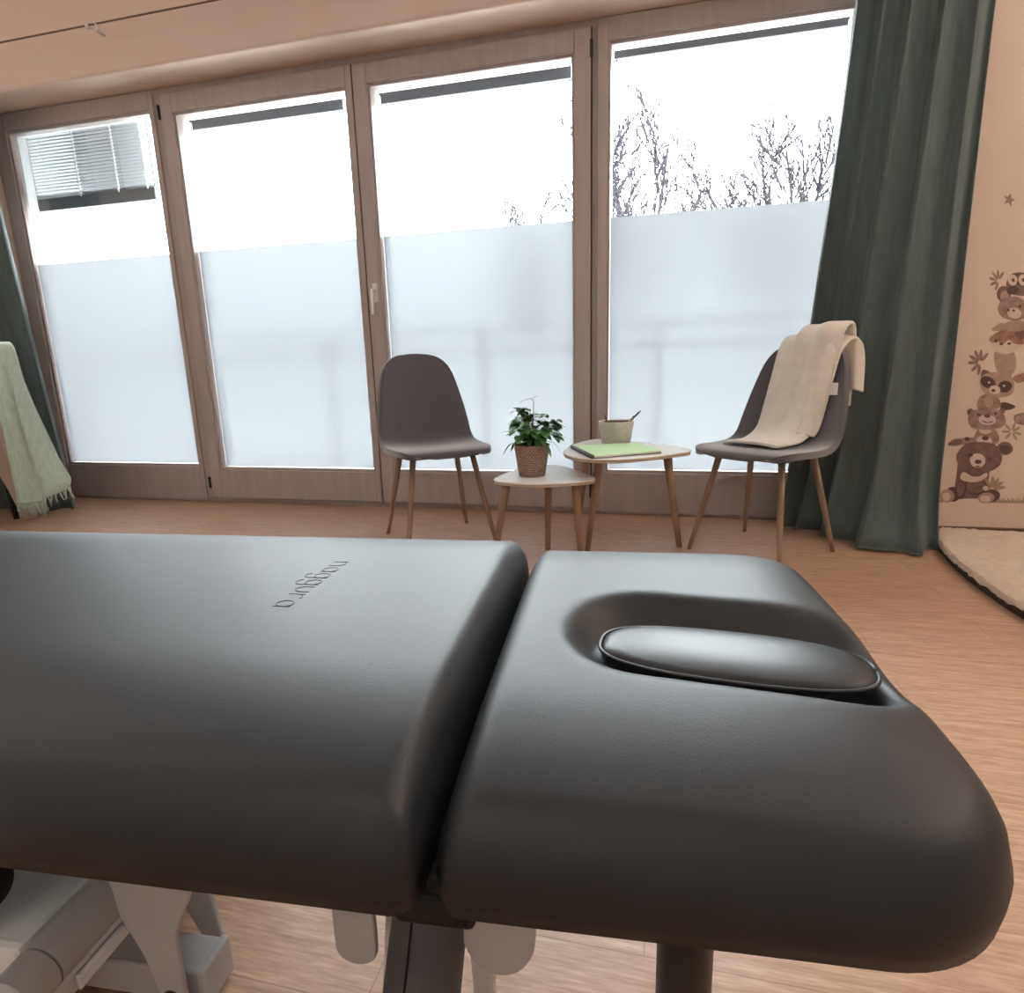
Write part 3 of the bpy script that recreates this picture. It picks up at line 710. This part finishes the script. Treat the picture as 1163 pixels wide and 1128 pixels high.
# loose pad lying in the face opening
pz = .472
pad = empty('face_pad', BO, BYAW); tag(pad, 'small oval charcoal pad set into the opening of the head cushion', 'pad')
n = 72; po = []
for k in range(n):
    a = 2 * math.pi * k / n; c, s = math.cos(a), math.sin(a)
    x = (HL + HW - .004) * math.copysign(abs(c) ** .78, c); y = (HW - .004) * math.copysign(abs(s) ** .72, s)
    q = HC + HD * x + Vector((-HD.y, HD.x)) * y; po.append(q)
V = []; rings = 14
for i in range(rings + 1):
    r = i / rings
    for p in po:
        q = HC.lerp(p, r); V.append((q.x, q.y, pz + .008 * (1 - r ** 3) - (.004 if i == rings else 0)))
F = grid_faces(rings + 1, n, True); b0 = len(V)
for z in (pz - .012, pz - .032):
    for p in po: q = HC.lerp(p, .985); V.append((q.x, q.y, z))
for L in range(2):
    a = rings * n if L == 0 else b0
    for k in range(n): F.append((a + k, a + (k + 1) % n, b0 + L * n + (k + 1) % n, b0 + L * n + k))
F.append(tuple(b0 + n + k for k in range(n)))
p_body = link('pad_body', V, F, M['leather_pad'], pad)
MB().tube([(p.x, p.y, pz - .003) for p in po] + [(po[0].x, po[0].y, pz - .003)], .0024, 8).build('piping', M['leather_pad'], p_body, True)

# ------------------------------------------------------------------ armchair and fringed throw at the far end
ac = empty('armchair', (-3.72, -.80, 0)); tag(ac, 'beige upholstered chair at the far window end, mostly out of view', 'chair')
sp_ = [(-.42, .52), (-.40, .40), (-.10, .34), (.02, .30), (.085, .20), (.125, .10), (.165, .005), (.205, .0), (.222, .02), (.205, .12), (.17, .30), (.125, .52), (.085, .72), (.06, .90), (.01, .965), (-.04, .94), (-.03, .80), (.0, .62), (-.06, .55)]
for y0 in (.235, -.285):
    T = Matrix(((1, 0, 0, 0), (0, 0, -1, y0 + .045), (0, 1, 0, 0), (0, 0, 0, 1)))
    c = [(p.x, p.y) for p in catmull([(*p, 0) for p in sp_], 5, True)]
    bevel(smooth_angle(MB().prism(c, 0, .045, M=T).build('side_panel', M['beige'], ac)), .010, 3)
MB().box((-.42, -.24, .36), (.0, .19, .47), bev=.03).build('seat', M['beige'], ac)
MB().box((-.03, -.24, .45), (.05, .19, .95), bev=.03).build('backrest', M['beige'], ac)
for x in (-.37, .075):
    for y in (-.262, .258): MB().tube([(x, y, .36 if x < 0 else .21), (x + (-.02 if x < 0 else .015), y, 0)], [.02, .014], 12).build('leg', M['black_metal'], ac, True)
tw = empty('fringed_throw', (-3.42, -.58, 0)); tag(tw, 'sage green fringed throw hanging over the beige chair in front of the curtain', 'blanket')
V = []; nu, nv = 44, 26
LT = [(0, -3.74, .80, -.74), (.10, -3.73, .97, -.68), (.18, -3.66, 1.00, -.63), (.34, -3.485, .79, -.61), (.55, -3.455, .55, -.61), (.82, -3.462, .27, -.62), (1, -3.452, .155, -.63)]
RT = [(0, -3.62, .78, -.50), (.08, -3.55, .94, -.49), (.15, -3.47, 1.0, -.50), (.20, -3.40, .965, -.53), (.32, -3.352, .80, -.55), (.52, -3.285, .61, -.56), (.78, -3.21, .365, -.56), (.92, -3.155, .25, -.56), (1, -3.175, .205, -.57)]
for i in range(nu):
    t = i / (nu - 1); l, r_ = interp(LT, t), interp(RT, t)
    for j in range(nv):
        w = j / (nv - 1); x, z, y = [lerp(a, b, w) for a, b in zip(l, r_)]; k = sstep((t - .15) / .4)
        y += k * (-.055 * math.sin(math.pi * w) + .022 * math.sin(11 * w + .6 + 2 * t) + .010 * math.sin(23 * w)); z -= .05 * k * math.sin(math.pi * w) * t * t
        V.append((x + 3.42, y + .58, z))
tcl = o = link('throw_cloth', V, grid_faces(nu, nv), M['sage'], tw); md = o.modifiers.new('s', 'SOLIDIFY'); md.thickness = .010
md = o.modifiers.new('d', 'SUBSURF'); md.levels = 1; md.render_levels = 1
v2 = []
for i in range(12):
    t = i / 11
    for j in range(8): w = j / 7; v2.append((lerp(-.05, .06, w) - .02 * t + .01 * math.sin(6 * w), .02 + .012 * math.sin(8 * w + 2 * t), lerp(.22, .07, t) + .015 * w))
lco = o = link('lower_corner', v2, grid_faces(12, 8), M['sage'], tw); md = o.modifiers.new('s', 'SOLIDIFY'); md.thickness = .008
fg = MB(); rnd = random.Random(2)
for k in range(34):
    w = k / 33; j = min(int(w * (nv - 1)), nv - 2); a = Vector(V[(nu - 1) * nv + j]).lerp(Vector(V[(nu - 1) * nv + j + 1]), w * (nv - 1) - j)
    e = a + Vector((rnd.uniform(-.012, .03), rnd.uniform(-.012, .012), -rnd.uniform(.04, .065)))
    fg.tube([a, a.lerp(e, .5) + Vector((rnd.uniform(-.006, .006), 0, 0)), e], [.005, .004, .003], 5)
fg.build('fringe', M['sage'], tcl, True); fg = MB()
for k in range(12):
    a = Vector(v2[11 * 8 + min(k * 7 // 11, 7)]); fg.tube([a, a + Vector((rnd.uniform(-.01, .015), 0, -rnd.uniform(.03, .055)))], [.004, .003], 5)
fg.build('corner_fringe', M['sage'], lco, True)

# ------------------------------------------------------------------ rug
rp = [(1.235, -.215), (1.165, -.36), (1.125, -.52), (1.10, -.70), (1.09, -.90), (1.10, -1.16), (1.20, -1.55), (1.45, -1.80), (2.0, -1.90), (2.7, -1.8), (2.95, -1.4), (3.0, -.8), (2.9, -.26), (2.2, -.245), (1.6, -.25), (1.32, -.222)]
cr = catmull([(*p, 0) for p in rp], 10, True); rnd = random.Random(5)
rug = empty('rug', (2.05, -1.0, 0)); tag(rug, 'thick beige shaggy rug below the animal wall print', 'rug')
cen = Vector((2.05, -1.0, 0)); n = len(cr); V = []; rings = 40
for i in range(rings + 1):
    r = 1 - (1 - i / rings) ** 1.5
    for p in cr:
        q = (p - cen) * r; q = q * (1 + rnd.uniform(-.003, .003)); V.append((q.x, q.y, .046 + rnd.uniform(-.004, .004) - (.018 if i == rings else 0)))
link('rug_pile', V, grid_faces(rings + 1, n, True), M['rug'], rug)
MB().prism([tuple(((p - cen) * .992)[:2]) for p in cr], .001, .026).build('rug_backing', M['rug_edge'], rug)

# ------------------------------------------------------------------ printed animals on the wall (flat wall stickers)
def WP(px, py, k=0):
    x = -2.0937776603749176 + 0.002890581701348914 * px - 0.00035562058827038663 * py + 7.185939690972434e-07 * px * py
    z = 3.514363137108258 - 0.0011273825339392246 * px - 0.0059873904812451076 * py + 2.0866708382159386e-06 * px * py
    return Vector((x, WY - .0006 - .00022 * k, z))
class Sticker:
    def __init__(s): s.mb = MB(); s.k = 0; s.mats = []
    def mi(s, m):
        if M[m] not in s.mats: s.mats.append(M[m])
        return s.mats.index(M[m])
    def poly(s, pts, m):
        s.k += 1; s.mb.add([WP(x, y, s.k) for x, y in pts], [tuple(range(len(pts)))], s.mi(m)); return s
    def ell(s, cx, cy, rx, ry, m, rot=0, n=26):
        c, q = math.cos(R(rot)), math.sin(R(rot))
        return s.poly([(cx + rx * math.cos(a) * c - ry * math.sin(a) * q, cy + rx * math.cos(a) * q + ry * math.sin(a) * c) for a in [2 * math.pi * i / n for i in range(n)]], m)
    def blob(s, pts, m): return s.poly([(p.x, p.y) for p in catmull([(*p, 0) for p in pts], 6, True)], m)
    def sprig(s, x, y, angs, L, m):
        for a in angs:
            c, q = math.cos(R(a)), -math.sin(R(a)); s.ell(x + c * L * .6, y + q * L * .6, L * .45, L * .14, m, -a, 12)
        return s
    def done(s, name, label, cat):
        o = s.mb.build(name, s.mats); tag(o, label, cat, 'animal stickers stacked on the wall'); return o
s = Sticker()                                            # seated bear at the foot of the stack
s.blob([(1090, 520), (1102, 512), (1120, 514), (1124, 530), (1122, 552), (1118, 566), (1098, 568), (1084, 566), (1086, 540)], 'd_brown')
s.ell(1082, 563, 9, 9, 'd_dark').ell(1075, 565, 8.5, 8, 'd_tan').ell(1074, 566, 5, 5, 'd_pale')
s.ell(1092, 552, 6, 17, 'd_dark', 4).ell(1091, 551, 4.5, 15, 'd_brown', 4).ell(1112, 556, 13, 7, 'd_dark', -20).ell(1110, 555, 11, 6, 'd_brown', -20)
s.ell(1124, 565, 12, 8, 'd_dark', -12).ell(1120, 567, 9.5, 6.5, 'd_tan', -10).ell(1119, 568, 6, 4, 'd_pale')
s.blob([(1090, 542), (1094, 536), (1104, 541), (1114, 540), (1120, 534), (1121, 541), (1112, 547), (1102, 548), (1093, 546)], 'd_pale')
s.ell(1141, 507, 9, 8, 'd_brown').ell(1141, 508, 6, 5.5, 'd_dark')
s.blob([(1087, 514), (1096, 503), (1110, 500), (1128, 502), (1137, 513), (1136, 526), (1126, 534), (1110, 539), (1098, 533), (1088, 526)], 'd_brown')
s.ell(1110, 522, 9, 8.5, 'd_pale').ell(1110.5, 523.5, 4, 2.6, 'd_dark').ell(1101.5, 515.5, 3, 2.2, 'd_dark', 10).ell(1123.5, 520, 3, 1.6, 'd_dark', -20).ell(1110, 529, 3, .8, 'd_dark')
s.sprig(1126, 556, (35, 60, 85, 120, 10), 15, 'd_grass').ell(1119, 555, 3.5, 3, 'd_pale').ell(1133, 554, 3.5, 3, 'd_tan')
s.done('bear_sticker', 'printed sitting brown bear at the foot of the animal stack on the wall', 'wall sticker')
s = Sticker()                                            # reclining rabbit ear and otter on the bear's head
s.blob([(1076, 504), (1082, 498), (1094, 496), (1110, 495), (1108, 503), (1094, 504), (1082, 506)], 'd_mid').blob([(1076, 504), (1082, 499), (1092, 498), (1090, 503)], 'd_brown')
s.ell(1098, 497, 3, 2.4, 'd_dark').blob([(1109, 488), (1116, 484), (1130, 485), (1135, 497), (1128, 504), (1112, 504), (1106, 498)], 'd_mid')
s.ell(1118, 499, 9, 6, 'd_pale', 8).ell(1119, 495.5, 4, 2.6, 'd_dark').ell(1119, 487, 7, 3.5, 'd_pale')
s.ell(1102, 465, 3.4, 3.4, 'd_brown').ell(1138, 463, 3.4, 3.4, 'd_brown')
s.blob([(1100, 472), (1106, 463), (1120, 461), (1136, 463), (1142, 473), (1139, 481), (1128, 485), (1112, 485), (1102, 481)], 'd_mid')
s.ell(1121, 474, 10, 6, 'd_pale').ell(1121, 469.5, 3.6, 2.2, 'd_dark').ell(1111, 468.5, 2.2, 1.7, 'd_dark').ell(1130.5, 466.5, 2, 1.7, 'd_dark').ell(1118, 476.5, 3.4, .7, 'd_dark', 18).ell(1124.5, 476.5, 3.4, .7, 'd_dark', -18)
s.done('otter_sticker', 'printed smiling otter on the head of the seated bear', 'wall sticker')
s = Sticker()                                            # raccoon
s.blob([(1136, 455), (1142, 453), (1153, 457), (1148, 461), (1138, 462)], 'd_dark').blob([(1112, 449), (1122, 444), (1134, 448), (1136, 459), (1124, 462), (1110, 461)], 'd_mid').ell(1123, 453, 5, 7, 'd_tan')
s.blob([(1116, 417), (1125, 420), (1121, 428), (1114, 426)], 'd_brown').blob([(1141, 400), (1150, 416), (1143, 424), (1134, 420)], 'd_tan')
s.blob([(1113, 430), (1120, 421), (1135, 419), (1148, 422), (1152, 434), (1148, 444), (1132, 448), (1118, 443)], 'd_tan')
s.ell(1122, 431, 9, 6.5, 'd_dark', 25).ell(1141, 435, 8.5, 6.5, 'd_dark', -20).ell(1129.5, 439, 6.5, 5, 'd_pale').ell(1128, 440, 2.2, 1.8, 'd_dark').ell(1123, 431, 1.5, 1.2, 'd_pale').ell(1140, 434, 1.5, 1.2, 'd_pale')
s.blob([(1150, 424), (1163, 418), (1172, 416), (1170, 423), (1156, 430)], 'd_red')
s.done('raccoon_sticker', 'printed dark masked raccoon in the middle of the animal stack', 'wall sticker')
s = Sticker()                                            # fox
s.blob([(1130, 396), (1150, 394), (1154, 412), (1145, 424), (1133, 420)], 'd_tan')
s.blob([(1123, 382), (1129, 376), (1142, 371), (1156, 373), (1163, 384), (1156, 392), (1142, 398), (1129, 394)], 'd_pale').blob([(1123, 383), (1130, 376), (1142, 371), (1156, 373), (1163, 385), (1152, 386), (1146, 382), (1139, 387), (1133, 384), (1127, 386)], 'd_red')
s.blob([(1153, 375), (1160, 367), (1166, 366), (1164, 376), (1160, 382)], 'd_brown').blob([(1126, 372), (1136, 364), (1146, 366), (1140, 372)], 'd_tan')
s.ell(1131, 384, 1.7, 2, 'd_dark').ell(1146, 386, 2.2, 1.3, 'd_dark', -12).ell(1137, 387, 2, 1.5, 'd_dark')
s.done('fox_sticker', 'printed reddish fox face above the raccoon', 'wall sticker')
s = Sticker()                                            # mouse
s.ell(1140, 332, 8, 9, 'd_brown', 20).ell(1141, 334, 5, 6, 'd_tan', 20).blob([(1134, 344), (1141, 336), (1156, 334), (1166, 342), (1166, 354), (1154, 360), (1140, 358), (1134, 352)], 'd_mid').ell(1152, 352, 8, 6, 'd_pale')
s.ell(1145, 349, 1.6, 1.6, 'd_dark').ell(1158, 344, 1.7, 1.7, 'd_dark').ell(1151, 349, 1.6, 1.3, 'd_dark').blob([(1144, 362), (1160, 360), (1168, 368), (1152, 372), (1140, 370)], 'd_tan')
s.done('mouse_sticker', 'printed grey mouse with round ears below the owl', 'wall sticker')
s = Sticker()                                            # owl
s.blob([(1144, 316), (1150, 309), (1162, 307), (1174, 311), (1176, 326), (1164, 332), (1148, 331), (1143, 324)], 'd_brown')
s.ell(1150, 316, 5.5, 6, 'd_pale').ell(1162, 315, 5.5, 6, 'd_pale').ell(1150.5, 316, 1.8, 2, 'd_dark').ell(1162, 315, 1.8, 2, 'd_dark').ell(1156, 319, 1.6, 2.2, 'd_dark').ell(1150, 327, 7, 4.5, 'd_dark', -20)
s.done('owl_sticker', 'printed small owl at the top of the animal stack', 'wall sticker')
def leaves(name, x, y, angs, L, label, m='d_mid'):
    s = Sticker(); s.sprig(x, y, angs, L, m); s.done(name, label, 'wall sticker')
leaves('leaf_sticker', 1134, 318, (60, 95, 130, 170, 210, 250), 11, 'printed leaf sprig beside the owl')
leaves('leaf_sticker', 1113, 409, (50, 85, 115, 150, 185, 225, 260), 14, 'printed leaf sprig beside the raccoon ears')
leaves('leaf_sticker', 1149, 487, (30, 70, 130, 180, 230, 300, 345), 11, 'printed leaf flower to the side of the bear head', 'd_grass')
s = Sticker(); s.blob([(1152, 468), (1163, 464), (1172, 466), (1172, 478), (1162, 479), (1153, 476)], 'd_mid').ell(1156, 472, 3, 4, 'd_tan'); s.done('paw_sticker', 'printed brown paw cut by the photo edge beside the otter', 'wall sticker')
for x0, x1, lb in ((1048, 1068, 'printed dry grass tuft beside the curtain edge'), (1128, 1180, 'printed row of dry grass to the side of the sitting bear')):
    s = Sticker(); x = x0
    while x < x1: s.poly([(x, 573), (x + 3.2, 573), (x + 1.2 + 3 * math.sin(x * 3.1), 566 + 2 * math.sin(x * 1.7))], 'd_grass'); x += 2.1
    s.done('grass_sticker', lb, 'wall sticker')
s = Sticker(); s.poly([(1146 + (7.5 if k % 2 == 0 else 3.1) * math.sin(2 * math.pi * k / 10 + .25), 232 - (7.5 if k % 2 == 0 else 3.1) * math.cos(2 * math.pi * k / 10 + .25)) for k in range(10)], 'd_mid')
o = s.done('star_sticker', 'small brown star printed high on the wall above the animals', 'wall sticker')

# ------------------------------------------------------------------ lamps of the room, added rear fill lamp and daylight
def floor_lamp(x, y, h, power, label, col=(1.0, .85, .72)):  # unseen lamps, bowl form chosen for soft fill off the ceiling
    """uplighter: an opaque bowl on a pole that throws its light at the ceiling"""
    r = empty('floor_lamp', (x, y, 0)); tag(r, label, 'lamp', 'uplighter floor lamps')
    MB().lathe([(0, .025), (.13, .025), (.14, .015), (.14, 0), (0, 0)], n=40).build('base', M['black_metal'], r, True)
    MB().tube([(0, 0, .02), (0, 0, h - .09)], .012, 14).build('pole', M['black_metal'], r, True)
    b = MB().lathe([(.015, h - .10), (.08, h - .075), (.15, h - .02), (.17, h + .02), (.166, h + .02), (.145, h - .015), (.075, h - .065), (0, h - .085)], n=44)
    b.build('bowl', M['table_white'], r, True)
    ld = bpy.data.lights.new('bulb', 'AREA'); ld.shape = 'DISK'; ld.size = .26; ld.energy = power; ld.color = col
    lo = bpy.data.objects.new('bulb', ld); COL.objects.link(lo); lo.parent = r; lo.location = (0, 0, h - .01); lo.rotation_euler = (math.pi, 0, 0)
floor_lamp(2.75, -1.6, 1.85, 26, 'black uplighter beside the rug, out of the photo')
floor_lamp(-4.25, -2.4, 1.85, 9, 'black uplighter near the far room end, out of the photo')
floor_lamp(-.8, -5.1, 1.85, 9, 'unseen uplighter added as fill at the rear wall behind the viewer', (1.0, .88, .77))  # added fill lamp that lifts the ambient light of the room

wd = bpy.data.worlds.new('overcast_sky'); SC.world = wd; wd.use_nodes = True
nt = wd.node_tree; bg = nt.nodes['Background']
tc = nt.nodes.new('ShaderNodeTexCoord'); sp = nt.nodes.new('ShaderNodeSeparateXYZ'); rp_ = nt.nodes.new('ShaderNodeValToRGB')
e = rp_.color_ramp.elements
e[0].position = .0; e[0].color = (.165, .178, .190, 1); e[1].position = 1.0; e[1].color = (.95, 1.0, 1.03, 1)
nt.links.new(tc.outputs['Generated'], sp.inputs[0]); nt.links.new(sp.outputs['Z'], rp_.inputs[0]); nt.links.new(rp_.outputs[0], bg.inputs['Color'])
bg.inputs['Strength'].default_value = 16.5

# ------------------------------------------------------------------ camera
yaw, pitch, roll = -0.24172820877203868, 0.21738858990389293, -0.027260564636827866
f = Vector((math.sin(yaw) * math.cos(pitch), math.cos(yaw) * math.cos(pitch), -math.sin(pitch)))
r0 = Vector((math.cos(yaw), -math.sin(yaw), 0)); u0 = r0.cross(f)
r1 = r0 * math.cos(roll) + u0 * math.sin(roll); u1 = -r0 * math.sin(roll) + u0 * math.cos(roll)
cd = bpy.data.cameras.new('camera'); co = bpy.data.objects.new('camera', cd); COL.objects.link(co)
co.matrix_world = Matrix(((r1.x, u1.x, -f.x, 0), (r1.y, u1.y, -f.y, -3.1567794), (r1.z, u1.z, -f.z, .80571721), (0, 0, 0, 1)))
cd.sensor_fit = 'HORIZONTAL'; cd.sensor_width = 36; cd.lens = 36 * 680 / 1163; cd.clip_start = .02; cd.clip_end = 300
SC.camera = co
SC.view_settings.view_transform = 'Standard'; SC.view_settings.look = 'None'; SC.view_settings.exposure = 1.5; SC.view_settings.gamma = 1
SC.view_settings.use_curve_mapping = False
SC.cycles.use_denoising = True
SC.cycles.max_bounces = 12; SC.cycles.transparent_max_bounces = 16; SC.cycles.sample_clamp_indirect = 6
